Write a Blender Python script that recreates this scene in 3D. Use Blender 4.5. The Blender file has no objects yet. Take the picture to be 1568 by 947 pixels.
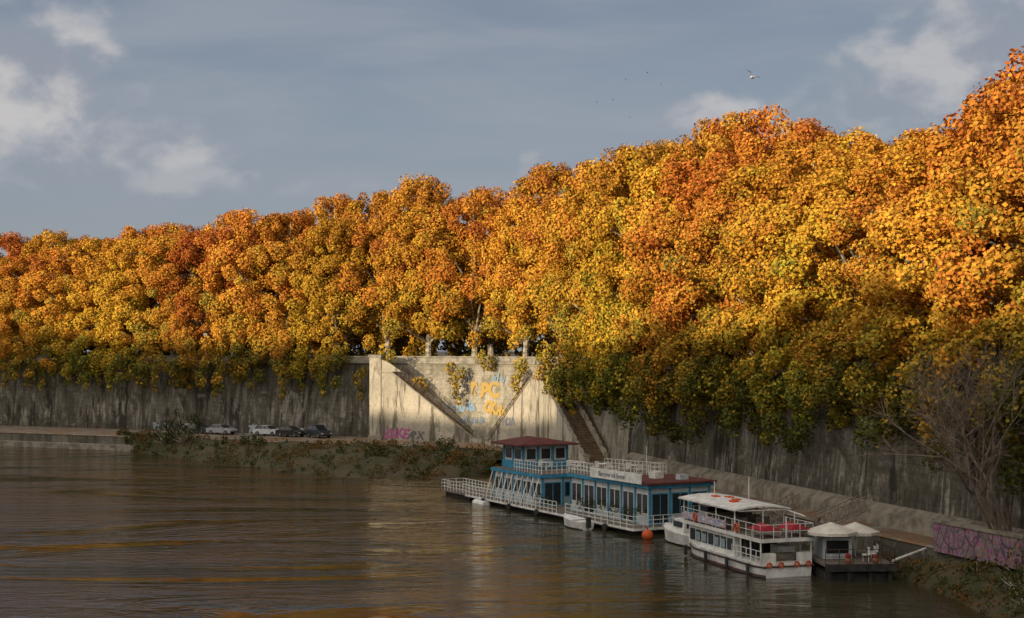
import bpy, math, random
import numpy as np
from mathutils import Vector, Matrix
random.seed(7)
sc = bpy.context.scene
sc.view_settings.view_transform='Standard'; sc.view_settings.look='None'
sc.view_settings.exposure=0; sc.view_settings.gamma=1
COL = sc.collection

# ------------------------------------------------------------ node helpers
class NT:
    def __init__(s, tree): s.t=tree; s.n=tree.nodes; s.l=tree.links
    def put(s, sock, v):
        if hasattr(v,'is_output') or isinstance(v,bpy.types.NodeSocket): s.l.new(v,sock)
        else: sock.default_value=v
    def m(s,op,a,b=None,c=None,clamp=False):
        n=s.n.new('ShaderNodeMath'); n.operation=op; n.use_clamp=clamp
        s.put(n.inputs[0],a)
        if b is not None: s.put(n.inputs[1],b)
        if c is not None: s.put(n.inputs[2],c)
        return n.outputs[0]
    def noise(s,vec,scale=1,detail=4,rough=.55,dist=0):
        n=s.n.new('ShaderNodeTexNoise'); s.put(n.inputs['Vector'],vec)
        n.inputs['Scale'].default_value=scale; n.inputs['Detail'].default_value=detail
        n.inputs['Roughness'].default_value=rough; n.inputs['Distortion'].default_value=dist
        return n.outputs['Fac']
    def mapping(s,vec,scale=(1,1,1),rot=(0,0,0),loc=(0,0,0)):
        n=s.n.new('ShaderNodeMapping'); s.put(n.inputs['Vector'],vec)
        n.inputs['Scale'].default_value=scale; n.inputs['Rotation'].default_value=rot; n.inputs['Location'].default_value=loc
        return n.outputs[0]
    def ramp(s,fac,stops):
        n=s.n.new('ShaderNodeValToRGB'); s.put(n.inputs[0],fac)
        e=n.color_ramp.elements
        while len(e)<len(stops): e.new(.5)
        for el,(p,c) in zip(e,stops):
            el.position=p; el.color=(*c,1) if len(c)==3 else c
        return n.outputs[0]
    def sm(s,v,a,b):
        n=s.n.new('ShaderNodeMapRange'); n.interpolation_type='SMOOTHSTEP'
        s.put(n.inputs['Value'],v); n.inputs['From Min'].default_value=a; n.inputs['From Max'].default_value=b
        return n.outputs[0]
    def mix(s,f,a,b,mode='MIX'):
        n=s.n.new('ShaderNodeMix'); n.data_type='RGBA'; n.blend_type=mode
        s.put(n.inputs[0],f)
        for k,v in ((6,a),(7,b)):
            if isinstance(v,tuple) and len(v)==3: v=(*v,1)
            s.put(n.inputs[k],v)
        return n.outputs[2]
    def coord(s,k='Object'): return s.n.new('ShaderNodeTexCoord').outputs[k]
    def bump(s,h,strength=.5,dist=.1,normal=None):
        n=s.n.new('ShaderNodeBump'); s.put(n.inputs['Height'],h)
        s.put(n.inputs['Strength'],strength); n.inputs['Distance'].default_value=dist
        if normal is not None: s.put(n.inputs['Normal'],normal)
        return n.outputs[0]
def newmat(name):
    m=bpy.data.materials.new(name); m.use_nodes=True
    t=NT(m.node_tree); b=m.node_tree.nodes['Principled BSDF']
    return m,t,b
def M(name,c1,c2=None,scale=2.0,rough=.7,metal=0.0,bump=0.0,spec=.3):
    m,t,b=newmat(name)
    if c2 is None: c2=tuple(x*.65 for x in c1)
    f=t.noise(t.coord('Object'),scale,4,.65)
    f=t.sm(f,.35,.65)
    t.put(b.inputs['Base Color'],t.mix(f,c1,c2))
    b.inputs['Roughness'].default_value=rough; b.inputs['Metallic'].default_value=metal
    b.inputs['Specular IOR Level'].default_value=spec
    if bump: t.put(b.inputs['Normal'],t.bump(t.noise(t.coord('Object'),scale*6,4,.6),.6,bump))
    return m

# ------------------------------------------------------------ mesh helpers
def mesh_obj(name,verts,faces,mat,parent=None,uvs=None,smooth=False):
    me=bpy.data.meshes.new(name); me.from_pydata([tuple(v) for v in verts],[],faces)
    if uvs is not None:
        uv=me.uv_layers.new(name='UVMap')
        for p in me.polygons:
            for li in p.loop_indices: uv.data[li].uv=uvs[me.loops[li].vertex_index]
    if smooth: me.polygons.foreach_set('use_smooth',[True]*len(me.polygons))
    me.materials.append(mat); me.update()
    o=bpy.data.objects.new(name,me); COL.objects.link(o)
    if parent: o.parent=parent
    return o
class Asm:
    """assembly: Empty root with mesh parts as children"""
    def __init__(s,name,loc=(0,0,0),rz=0,scale=1):
        s.root=bpy.data.objects.new(name,None); COL.objects.link(s.root)
        s.root.location=loc; s.root.rotation_euler=(0,0,rz); s.root.scale=(scale,)*3
        s.root.empty_display_size=.2; s.p={}
    def _g(s,part,mat): return s.p.setdefault(part,[[],[],mat])
    def poly(s,part,mat,vs,fs):
        g=s._g(part,mat); n=len(g[0]); g[0].extend(vs); g[1].extend([tuple(i+n for i in f) for f in fs])
    def box(s,part,mat,x0,x1,y0,y1,z0,z1):
        v=[(x0,y0,z0),(x1,y0,z0),(x1,y1,z0),(x0,y1,z0),(x0,y0,z1),(x1,y0,z1),(x1,y1,z1),(x0,y1,z1)]
        s.poly(part,mat,v,[(3,2,1,0),(4,5,6,7),(0,1,5,4),(1,2,6,5),(2,3,7,6),(3,0,4,7)])
    def tube(s,part,mat,a,b,r,r2=None,n=6):
        a=Vector(a); b=Vector(b); d=(b-a)
        if d.length<1e-6: return
        d.normalize(); r2=r if r2 is None else r2
        u=d.orthogonal().normalized(); w=d.cross(u); vs=[];
        for i in range(n):
            t=2*math.pi*i/n; k=u*math.cos(t)+w*math.sin(t)
            vs.append(tuple(a+k*r)); 
        for i in range(n):
            t=2*math.pi*i/n; k=u*math.cos(t)+w*math.sin(t)
            vs.append(tuple(b+k*r2))
        fs=[(i,(i+1)%n,n+(i+1)%n,n+i) for i in range(n)]+[tuple(range(n))[::-1],tuple(range(n,2*n))]
        s.poly(part,mat,vs,fs)
    def ball(s,part,mat,c,r,sz=(1,1,1),n=10):
        vs=[];fs=[]
        for i in range(n+1):
            th=math.pi*i/n
            for j in range(n*2):
                ph=math.pi*j/n
                vs.append((c[0]+r*sz[0]*math.sin(th)*math.cos(ph),c[1]+r*sz[1]*math.sin(th)*math.sin(ph),c[2]+r*sz[2]*math.cos(th)))
        k=n*2
        for i in range(n):
            for j in range(k): fs.append((i*k+j,(i+1)*k+j,(i+1)*k+(j+1)%k,i*k+(j+1)%k))
        s.poly(part,mat,vs,fs)
    def prism(s,part,mat,prof,y0,y1):
        """profile in (x,z), extruded along y"""
        n=len(prof); vs=[(x,y0,z) for x,z in prof]+[(x,y1,z) for x,z in prof]
        fs=[tuple(range(n)),tuple(range(n,2*n))[::-1]]+[(i,n+i,n+(i+1)%n,(i+1)%n) for i in range(n)]
        s.poly(part,mat,vs,fs)
    def rail(s,part,mat,a,b,h=1.0,step=1.2,r=.035,bars=3):
        a=Vector(a); b=Vector(b); L=(b-a).length; n=max(1,round(L/step))
        for i in range(n+1):
            p=a.lerp(b,i/n); s.tube(part,mat,p,p+Vector((0,0,h)),r,n=4)
        for k in range(bars):
            z=h*(k+1)/bars; s.tube(part,mat,a+Vector((0,0,z)),b+Vector((0,0,z)),r*.85,n=4)
    def done(s,bevel=0):
        for part,(v,f,mat) in s.p.items():
            o=mesh_obj(part,v,f,mat,s.root)
            bm_fix(o)
            if bevel:
                md=o.modifiers.new('b','BEVEL'); md.width=bevel; md.segments=2; md.limit_method='ANGLE'
        return s.root
import bmesh
def bm_fix(o):
    bm=bmesh.new(); bm.from_mesh(o.data); bmesh.ops.recalc_face_normals(bm,faces=bm.faces); bm.to_mesh(o.data); bm.free()

# ------------------------------------------------------------ camera
cd=bpy.data.cameras.new('camera'); cam=bpy.data.objects.new('camera',cd); COL.objects.link(cam)
cam.location=(0,0,14); cam.rotation_euler=(math.radians(90),0,0)
cd.lens=50; cd.sensor_width=36; cd.shift_y=0.0392; cd.clip_end=8000; cd.clip_start=.5
sc.camera=cam

# ------------------------------------------------------------ light
EL=math.radians(9.5); AZ=math.radians(225)
sd=Vector((math.sin(AZ)*math.cos(EL),math.cos(AZ)*math.cos(EL),math.sin(EL)))
ld=bpy.data.lights.new('sun','SUN'); ld.energy=4.5; ld.angle=math.radians(.8); ld.color=(1,.80,.55)
lo=bpy.data.objects.new('sun',ld); COL.objects.link(lo); lo.rotation_euler=(-sd).to_track_quat('-Z','Y').to_euler()
lo.location=(-50,-50,60)

w=bpy.data.worlds.new('World'); sc.world=w; w.use_nodes=True
t=NT(w.node_tree); bg=w.node_tree.nodes['Background']
sky=t.n.new('ShaderNodeTexSky'); sky.sky_type='NISHITA'; sky.sun_disc=False
sky.sun_elevation=EL; sky.sun_rotation=AZ; sky.air_density=1.0; sky.dust_density=1.5; sky.ozone_density=1.5
gen=t.coord('Generated')
sep=t.n.new('ShaderNodeSeparateXYZ'); t.l.new(gen,sep.inputs[0]); X,Y,Z=sep.outputs
az=t.m('ARCTAN2',X,Y); el=Z
cmb=t.n.new('ShaderNodeCombineXYZ'); t.l.new(az,cmb.inputs[0]); t.l.new(el,cmb.inputs[1])
v=cmb.outputs[0]
n1=t.noise(t.mapping(v,(1,1.5,1)),19,5,.52,.2)
n1c=t.m('MULTIPLY',t.m('SUBTRACT',n1,.5),1.5)
blobs=[(-.335,.178,.080,.050,1),(-.29,.137,.12,.022,.75),(-.25,.115,.14,.012,.45),
 (.345,.200,.12,.042,.75),(.27,.168,.085,.026,.65),(.144,.154,.036,.024,.8),(.02,.120,.018,.022,.7)]
mask=None
for a,e,ra,re,k in blobs:
    vm=t.n.new('ShaderNodeVectorMath'); vm.operation='LENGTH'
    t.l.new(t.mapping(v,(1/ra,1/re,0),loc=(-a/ra,-e/re,0)),vm.inputs[0])
    g=t.m('SUBTRACT',t.m('ADD',n1c,1),vm.outputs['Value'])
    g=t.m('MULTIPLY',t.sm(g,-.10,.60),k)
    mask=g if mask is None else t.m('MAXIMUM',mask,g)
lit=t.sm(n1,.40,.66)
cloudc=t.mix(lit,(.29,.32,.38),(.54,.53,.535))
st=t.noise(t.mapping(v,(1.2,6,1)),3.0,4,.55,.4)
base=t.mix(.74,t.mix(1,sky.outputs[0],(.085,.080,.077),'MULTIPLY'),t.ramp(t.m('MULTIPLY',el,1.6,clamp=True),[(0,(.37,.40,.46)),(.25,(.28,.33,.415)),(.45,(.21,.26,.36)),(1,(.20,.25,.35))]))
base=t.mix(t.m('MULTIPLY',t.sm(st,.36,.68),.7),base,(.325,.355,.41))
colr=t.mix(mask,base,cloudc)
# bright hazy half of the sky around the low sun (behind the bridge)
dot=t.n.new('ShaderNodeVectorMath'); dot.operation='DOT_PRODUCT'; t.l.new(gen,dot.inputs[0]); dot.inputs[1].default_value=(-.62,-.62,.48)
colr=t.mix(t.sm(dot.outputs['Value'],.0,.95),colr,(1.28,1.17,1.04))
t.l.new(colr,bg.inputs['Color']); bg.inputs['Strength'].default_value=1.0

# ------------------------------------------------------------ river wall line
PTS=[(52,20),(44,45),(35.5,70),(27.2,95),(20.5,118),(13.8,143),(10,158),(6,172),(-1,184),(-9,191),(-20,197),(-52,213.5),(-86,230),(-150,260),(-240,296),(-400,350)]
def catmull(P,n=12):
    P=[Vector(p) for p in P]; out=[]
    for i in range(len(P)-1):
        p0=P[max(i-1,0)];p1=P[i];p2=P[i+1];p3=P[min(i+2,len(P)-1)]
        for k in range(n):
            u=k/n
            out.append(.5*((2*p1)+(p2-p0)*u+(2*p0-5*p1+4*p2-p3)*u*u+(3*p1-p0-3*p2+p3)*u**3))
    out.append(P[-1]); return out
WL=catmull(PTS,12)
S=[0]
for a,b in zip(WL,WL[1:]): S.append(S[-1]+(b-a).length)
N=[]
for i in range(len(WL)):
    T=(WL[min(i+1,len(WL)-1)]-WL[max(i-1,0)]).normalized(); N.append(Vector((-T.y,T.x)))
def at(s):
    for i in range(len(S)-1):
        if S[i+1]>=s:
            f=(s-S[i])/(S[i+1]-S[i]); return WL[i].lerp(WL[i+1],f),N[i].lerp(N[i+1],f).normalized()
    return WL[-1],N[-1]
def s_of_y(y):
    for i in range(len(WL)-1):
        if WL[i+1].y>=y: return S[i]+(S[i+1]-S[i])*(y-WL[i].y)/(WL[i+1].y-WL[i].y)
    return S[-1]
def ribbon(name,prof,mat,ya=-1e9,yb=1e9):
    idx=[i for i in range(len(WL)) if ya<=WL[i].y<=yb]
    vs=[];uv=[];fs=[]
    for i in idx:
        pr=prof(WL[i].y) if callable(prof) else prof
        acc=0; last=None
        for (o,z) in pr:
            p=WL[i]+N[i]*o
            if last: acc+=math.hypot(o-last[0],z-last[1])
            last=(o,z); vs.append((p.x,p.y,z)); uv.append((S[i],z if len(pr)<4 else acc))
    k=len(pr)
    for a in range(len(idx)-1):
        for b in range(k-1): fs.append((a*k+b,a*k+b+1,(a+1)*k+b+1,(a+1)*k+b))
    return mesh_obj(name,vs,fs,mat,uvs=uv)

def wallmat(name,dark,light,white,stain=.85):
    m,t,b=newmat(name); uv=t.coord('UV')
    big=t.noise(t.mapping(uv,(.10,.16,1)),1,4,.62)
    patch=t.noise(t.mapping(uv,(.36,.30,1)),1,5,.70,.8)
    streak=t.noise(t.mapping(uv,(.55,.085,1)),1,5,.72,.7)
    streak2=t.noise(t.mapping(uv,(1.5,.22,1)),1,5,.70,.5)
    fine=t.noise(t.mapping(uv,(3,3,1)),1,5,.75)
    c=t.mix(t.sm(big,.40,.60),dark,light)
    c=t.mix(t.m('MULTIPLY',t.sm(patch,.48,.62),.65),c,(dark[0]*.62,dark[1]*.66,dark[2]*.50))
    c=t.mix(t.m('MULTIPLY',t.sm(streak,.48,.60),stain),c,tuple(x*.20 for x in dark))
    c=t.mix(t.m('MULTIPLY',t.m('MULTIPLY',t.sm(streak2,.47,.60),t.sm(patch,.56,.42)),.8),c,white)
    c=t.mix(t.m('MULTIPLY',t.sm(fine,.35,.72),.6),c,tuple(x*.45 for x in dark))
    br=t.n.new('ShaderNodeTexBrick'); t.l.new(uv,br.inputs['Vector']); br.inputs['Scale'].default_value=1
    br.inputs['Brick Width'].default_value=1.5; br.inputs['Row Height'].default_value=.62; br.inputs['Mortar Size'].default_value=.035
    br.inputs['Mortar Smooth'].default_value=.4
    br.inputs['Color1'].default_value=(1,1,1,1); br.inputs['Color2'].default_value=(.78,.78,.78,1); br.inputs['Mortar'].default_value=(.6,.6,.6,1)
    c=t.mix(.5,c,br.outputs['Color'],'MULTIPLY')
    sp=t.n.new('ShaderNodeSeparateXYZ'); t.l.new(uv,sp.inputs[0])
    wob=t.m('ADD',sp.outputs[1],t.m('MULTIPLY',t.m('SUBTRACT',streak2,.5),9))
    foot=t.m('SUBTRACT',1,t.sm(wob,2.0,5.0))
    crown=t.sm(wob,8.5,12.5)       # black crust washed down from the coping
    c=t.mix(t.m('MULTIPLY',t.m('MAXIMUM',foot,crown),.6*stain),c,tuple(x*.28 for x in dark))
    t.put(b.inputs['Base Color'],c); b.inputs['Roughness'].default_value=.9; b.inputs['Specular IOR Level'].default_value=.15
    h=t.m('ADD',t.m('MULTIPLY',fine,.5),t.m('MULTIPLY',br.outputs['Fac'],-.5))
    t.put(b.inputs['Normal'],t.bump(h,.7,.06))
    return m
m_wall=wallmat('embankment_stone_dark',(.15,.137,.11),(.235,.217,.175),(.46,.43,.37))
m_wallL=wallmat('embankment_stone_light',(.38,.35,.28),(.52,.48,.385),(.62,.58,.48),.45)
m_cop=M('coping_stone',(.36,.33,.27),(.20,.185,.155),1.2,.9,bump=.03)
m_foot=M('footing_stone',(.30,.27,.215),(.14,.125,.095),.8,.9,bump=.05)
# quay: concrete with fallen leaves
m_quay,t,b=newmat('quay_paving_leaves'); oc=t.coord('Object')
c=t.mix(t.sm(t.noise(oc,.5,4,.6),.4,.6),(.24,.22,.18),(.15,.14,.115))
lv=t.sm(t.noise(oc,.35,8,.75),.45,.56); lc=t.mix(t.noise(oc,9,2,.5),(.30,.12,.025),(.12,.07,.03))
t.put(b.inputs['Base Color'],t.mix(t.m('MULTIPLY',lv,.75),c,lc)); b.inputs['Roughness'].default_value=.95
t.put(b.inputs['Normal'],t.bump(t.noise(oc,6,6,.7),.6,.05))
m_quayface=wallmat('quay_face_stone',(.17,.155,.125),(.27,.25,.20),(.36,.34,.28),.5)
m_asph=M('asphalt',(.055,.055,.057),(.04,.04,.042),3,.9)

yS=150; yE=191
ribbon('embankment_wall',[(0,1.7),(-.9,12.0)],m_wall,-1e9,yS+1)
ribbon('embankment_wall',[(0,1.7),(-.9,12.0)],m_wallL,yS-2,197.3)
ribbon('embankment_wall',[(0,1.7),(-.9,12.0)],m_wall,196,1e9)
ribbon('wall_parapet',[(-.9,12.0),(-.68,12.05),(-.68,12.35),(-.86,12.4),(-.86,12.85),(-.74,12.88),(-.74,13.05),(-1.35,13.05),(-1.35,11.9)],m_cop)
ribbon('wall_footing',[(.75,1.6),(.62,2.75),(-.1,3.25)],m_foot,-1e9,150)
def qw(y): return float(np.interp(y,[60,150,172,190,200,300],[3.6,4.2,7,13,15,17]))
ribbon('quay',lambda y:[(-.2,1.8),(qw(y)-.5,1.8),(qw(y)-.5,1.95),(qw(y),1.95),(qw(y)+.15,1.85)],m_quay)
ribbon('quay_wall',lambda y:[(qw(y)+.2,-1.5),(qw(y)+.05,1.86)],m_quayface)
# lower ledge on the left reach
ribbon('quay_ledge',lambda y:[(qw(y)+.1,.75),(qw(y)+1.3,.75),(qw(y)+1.4,-1.0)],m_foot,199,1e9)
# street, plateau
ribbon('street',[(-1.2,12.15),(-5,12.15),(-5.01,12.0),(-17,12.0),(-17.01,12.15),(-23,12.15)],m_asph)
ribbon('city_ground',[(-22,12.1),(-900,12.1)],M('ground_soil',(.12,.10,.07),(.08,.07,.05),.3,.95),60,1e9)
mesh_obj('river_bed',[(-4000,-4000,-3),(4000,-4000,-3),(4000,4000,-3),(-4000,4000,-3)],[(0,1,2,3)],M('mud',(.08,.06,.04)))

# ------------------------------------------------------------ water
m_water,t,b=newmat('river_water'); oc=t.coord('Object')
swirl=t.noise(t.mapping(oc,(.018,.055,1),rot=(0,0,.35)),1,5,.62,2.2)
rip=t.noise(t.mapping(oc,(.8,1.3,1)),1,4,.62,.4)
rip2=t.noise(t.mapping(oc,(.10,.30,1),rot=(0,0,.2)),1,3,.55,1.0)
sx=t.n.new('ShaderNodeSeparateXYZ'); t.l.new(oc,sx.inputs[0])
left=t.sm(sx.outputs[0],8,-26)     # stronger ripples and a browner base colour towards the left
amp=t.m('MULTIPLY',t.sm(swirl,.42,.57),t.m('ADD',.25,t.m('MULTIPLY',left,.9)))
h=t.m('ADD',t.m('MULTIPLY',rip,.40),t.m('MULTIPLY',rip2,1.0))
h=t.m('MULTIPLY',h,t.m('ADD',.32,t.m('MULTIPLY',amp,1.65)))
t.put(b.inputs['Normal'],t.bump(h,.6,.30))
t.put(b.inputs['Base Color'],t.mix(amp,(.036,.035,.018),(.066,.046,.026)))
b.inputs['Roughness'].default_value=.06; b.inputs['IOR'].default_value=1.33; b.inputs['Specular IOR Level'].default_value=.5
mesh_obj('river_water',[(-3000,-1500,0),(3000,-1500,0),(3000,3000,0),(-3000,3000,0)],[(0,1,2,3)],m_water)

# ------------------------------------------------------------ foliage
def leaf_material(name,inst=True):
    m,t,b=newmat(name); m.node_tree.nodes.remove(b)
    at_=t.n.new('ShaderNodeAttribute'); at_.attribute_name='leafcol'
    c=at_.outputs['Color']
    if inst:
        oi=t.n.new('ShaderNodeObjectInfo'); r=oi.outputs['Random']
        hsv=t.n.new('ShaderNodeHueSaturation'); t.put(hsv.inputs['Color'],c)
        t.put(hsv.inputs['Hue'],t.m('ADD',.482,t.m('MULTIPLY',r,.034)))
        t.put(hsv.inputs['Value'],t.m('ADD',.80,t.m('MULTIPLY',t.m('FRACT',t.m('MULTIPLY',r,7.3)),.36)))
        c=hsv.outputs[0]
    d=t.n.new('ShaderNodeBsdfDiffuse'); t.put(d.inputs[0],c)
    t.l.new(d.outputs[0],t.n['Material Output'].inputs[0])
    return m
def leaf_mesh(name,C,Nn,size,colr,rng,mat):
    n=len(C)
    r=rng.normal(size=(n,3)); a=np.cross(Nn,r); a/=np.linalg.norm(a,axis=1)[:,None]+1e-9
    b=np.cross(Nn,a); s=size[:,None]
    V=np.empty((n,4,3))
    V[:,0]=C+a*s*.62; V[:,1]=C+b*s*.45+Nn*s*.12; V[:,2]=C-a*s*.5; V[:,3]=C-b*s*.45+Nn*s*.12
    me=bpy.data.meshes.new(name)
    me.vertices.add(n*4); me.vertices.foreach_set('co',V.reshape(-1).astype(np.float32))
    me.loops.add(n*4); me.loops.foreach_set('vertex_index',np.arange(n*4,dtype=np.int32))
    me.polygons.add(n); me.polygons.foreach_set('loop_start',np.arange(0,n*4,4,dtype=np.int32)); me.polygons.foreach_set('loop_total',np.full(n,4,dtype=np.int32))
    me.update(calc_edges=True)
    at_=me.attributes.new('leafcol','FLOAT_COLOR','FACE')
    cc=np.ones((n,4),dtype=np.float32); cc[:,:3]=colr
    at_.data.foreach_set('color',cc.reshape(-1)); me.materials.append(mat)
    return me
def cloud(clumps,rng,dens,lsize,colf,outward=.75,center=None,rin=.62,jit=(.72,1.06)):
    Cs=[];Ns=[];Sz=[];Cl=[]
    for (c,r,e,tone) in clumps:
        n=int(dens*r*r*e); d=rng.normal(size=(n,3)); d/=np.linalg.norm(d,axis=1)[:,None]
        lob=rng.normal(size=(11,3)); lob/=np.linalg.norm(lob,axis=1)[:,None]
        dd=np.max(d@lob.T,axis=1); rad=r*(rin+(1.07-rin)*np.clip((dd-.5)*2,0,1))*rng.uniform(jit[0],jit[1],n)
        P=np.array(c)+d*rad[:,None]*np.array([1,1,e if e>1 else 1])
        nn=d*outward+rng.normal(size=(n,3))*.44
        if center is not None:
            q=P-np.array(center); q[:,2]*=.6; q/=np.linalg.norm(q,axis=1)[:,None]+1e-6; nn+=q*.42
        nn/=np.linalg.norm(nn,axis=1)[:,None]
        Cs.append(P);Ns.append(nn);Sz.append(rng.uniform(.7,1.3,n)*lsize);Cl.append(colf(tone+rng.normal(size=n)*.11,rng))
    return np.vstack(Cs),np.vstack(Ns),np.concatenate(Sz),np.vstack(Cl)
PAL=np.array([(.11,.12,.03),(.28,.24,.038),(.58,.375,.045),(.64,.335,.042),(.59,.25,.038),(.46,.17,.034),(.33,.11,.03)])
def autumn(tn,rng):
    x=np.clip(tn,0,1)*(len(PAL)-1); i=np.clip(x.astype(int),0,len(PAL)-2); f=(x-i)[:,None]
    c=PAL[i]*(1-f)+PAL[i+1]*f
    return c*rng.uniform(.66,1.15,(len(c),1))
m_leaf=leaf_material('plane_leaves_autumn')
m_bark,t,b=newmat('plane_bark'); oc=t.coord('Object')
t.put(b.inputs['Base Color'],t.mix(t.sm(t.noise(oc,1.6,4,.6,.5),.42,.58),(.50,.46,.36),(.17,.14,.10))); b.inputs['Roughness'].default_value=.85

def tube_chain(asm,part,mat,pts,rads,n=7):
    for (a,b_),(r1,r2) in zip(zip(pts,pts[1:]),zip(rads,rads[1:])): asm.tube(part,mat,a,b_,r1,r2,n)
def tree_proto(seed,yellow,droop=26,low=1.0):
    rng=np.random.default_rng(seed); H=22.0; R=6.3; clumps=[]
    lean=rng.normal(size=2)*.6
    zb=2.6 if droop>15 else 4.0
    for i in range(158):
        tt=rng.uniform(.03,.99); ph=rng.uniform(0,2*math.pi)
        pr=max(0.0,1-(abs(tt-.42)/.60)**2.3)**.55
        rr=R*pr*(rng.uniform(.74,1.06) if i%5 else rng.uniform(.1,.6))
        z=zb+tt*(H-1.6-zb)
        rc=rng.uniform(.70,1.65)*(1.05-.25*tt)
        tone=.425+.23*tt+rng.normal()*.105-yellow
        clumps.append(((rr*math.cos(ph)+lean[0]*tt,rr*math.sin(ph)+lean[1]*tt,z),rc,1.0,tone))
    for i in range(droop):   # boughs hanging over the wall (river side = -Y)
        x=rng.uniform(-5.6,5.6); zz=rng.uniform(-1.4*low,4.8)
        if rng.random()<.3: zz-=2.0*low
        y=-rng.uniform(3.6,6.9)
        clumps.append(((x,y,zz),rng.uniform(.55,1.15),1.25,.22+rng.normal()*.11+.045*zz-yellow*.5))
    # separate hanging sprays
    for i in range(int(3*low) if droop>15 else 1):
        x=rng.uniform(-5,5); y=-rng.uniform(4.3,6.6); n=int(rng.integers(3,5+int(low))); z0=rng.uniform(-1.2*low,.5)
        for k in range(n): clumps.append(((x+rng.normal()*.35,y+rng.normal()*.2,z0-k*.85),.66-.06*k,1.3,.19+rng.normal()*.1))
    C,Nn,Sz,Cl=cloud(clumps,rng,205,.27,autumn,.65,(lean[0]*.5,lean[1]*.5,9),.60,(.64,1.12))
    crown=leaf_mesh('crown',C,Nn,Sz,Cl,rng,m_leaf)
    A=Asm('tmp')
    tr=[(0,0,-.2),(.1,0,2.0),(lean[0]*.2,.1,5),(lean[0]*.4,lean[1]*.4,9.5),(lean[0]*.8,lean[1]*.8,15),(lean[0],lean[1],19.5)]
    tube_chain(A,'trunk',m_bark,tr,[.52,.42,.36,.27,.15,.05],9)
    big=sorted(clumps,key=lambda q:-q[1])[:26]
    for c,rc,_,_ in big:
        z0=max(2.6,min(14,c[2]-rng.uniform(3,6))); k=np.interp(z0,[p[2] for p in tr],range(6)); i=int(k)
        p0=Vector(tr[i]).lerp(Vector(tr[min(i+1,5)]),k-i); p2=Vector(c); mid=p0.lerp(p2,.5)+Vector((rng.normal()*.3,rng.normal()*.3,.7))
        tube_chain(A,'trunk',m_bark,[p0,mid,p2,p2+Vector((rng.normal()*.7,rng.normal()*.7,rc*.6))],[.15,.10,.045,.015],5)
    v,f,_=A.p['trunk']; me=bpy.data.meshes.new('trunk'); me.from_pydata(v,[],f); me.materials.append(m_bark)
    bpy.data.objects.remove(A.root)
    return crown,me
protos=[tree_proto(11+i,y) for i,y in enumerate([-.02,-.08,.06,.0,.13,-.05])]
protos+=[tree_proto(31,.02,3),tree_proto(32,.05,5)]
protos+=[tree_proto(41,-.04,38,1.7),tree_proto(42,.03,36,1.9),tree_proto(43,.08,38,1.6)]
hs=[60,80,88,95,103,110,118,128,140,152,162,172,186,197,206,216,230,260]
hv=[25.5,25.3,24,21.5,20.3,21.3,22.8,24,27.5,29.3,29,27.4,27.4,27.3,26,24.3,21.8,21.5]
def place_tree(s,off,hmul,k,droop=True):
    p,n=at(s); q=p+n*off
    y=p.y; h=float(np.interp(y,hs,hv))*hmul
    root=bpy.data.objects.new('plane_tree',None); COL.objects.link(root)
    root.location=(q.x,q.y,12.05)
    base=math.atan2(n.y,n.x)+math.pi/2     # local -Y points to river
    root.rotation_euler=(0,0,base+random.uniform(-.35,.35) if droop else random.uniform(0,6.28))
    sx=random.uniform(.95,1.12); root.scale=(sx,sx,h/22.0)
    cr,tr=protos[k]
    o=bpy.data.objects.new('crown',cr); COL.objects.link(o); o.parent=root
    o=bpy.data.objects.new('trunk',tr); COL.objects.link(o); o.parent=root
s=s_of_y(66); i=0; s1=s_of_y(262)
while s<s1:
    k=[0,2,1,4,3,5,2,0,5,1,3][i%11]
    yy=at(s)[0].y
    if 168<yy<199: k=6+i%2
    elif yy<148: k=8+i%3
    place_tree(s+random.uniform(-.8,.8),-4.8 if k in(6,7) else -3.6,random.uniform(.80,.92),k)
    s+=random.uniform(6.9,8.2); i+=1
s=s_of_y(74)
while s<s1+10:
    place_tree(s+random.uniform(-1,1),-12,random.uniform(.93,1.04),random.choice([0,1,3,5,2,0]),False); s+=random.uniform(8.2,9.6)
# hedge behind the street, closes the gaps under the crowns
rng=np.random.default_rng(5); cl=[]
s=s_of_y(60)
while s<s1+30:
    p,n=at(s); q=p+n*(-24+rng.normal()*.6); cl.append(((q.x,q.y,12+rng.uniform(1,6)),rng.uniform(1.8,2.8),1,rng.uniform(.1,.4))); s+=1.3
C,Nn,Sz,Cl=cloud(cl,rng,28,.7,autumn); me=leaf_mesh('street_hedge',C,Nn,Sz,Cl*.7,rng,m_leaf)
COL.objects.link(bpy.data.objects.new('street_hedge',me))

# ------------------------------------------------------------ river bank with scrub
inner=[(-56,201),(-50,197.5),(-40,191.5),(-27,184.5),(-17,181),(-10,177.5),(-4,171),(1,166)]
outer=[(-52,195),(-45,185.5),(-36,174),(-28,164),(-20,154),(-13,151.5),(-7,153),(-2,161)]
m_bank,t,b=newmat('bank_earth_grass'); oc=t.coord('Object')
c=t.mix(t.sm(t.noise(oc,.35,5,.65),.4,.6),(.05,.055,.02),(.09,.07,.035))
c=t.mix(t.m('MULTIPLY',t.sm(t.noise(oc,1.6,6,.7),.55,.68),.7),c,(.19,.09,.03)); t.put(b.inputs['Base Color'],c)
b.inputs['Roughness'].default_value=1; t.put(b.inputs['Normal'],t.bump(t.noise(oc,3,6,.7),1,.25))
ii=catmull(inner,8); oo=catmull(outer,8); vs=[];fs=[];K=9
def bz(f): return 1.74*(1-f**1.3)+.75*math.sin(math.pi*min(1,f*1.25))*(1 if f<.8 else 0)-.35*f**6
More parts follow.
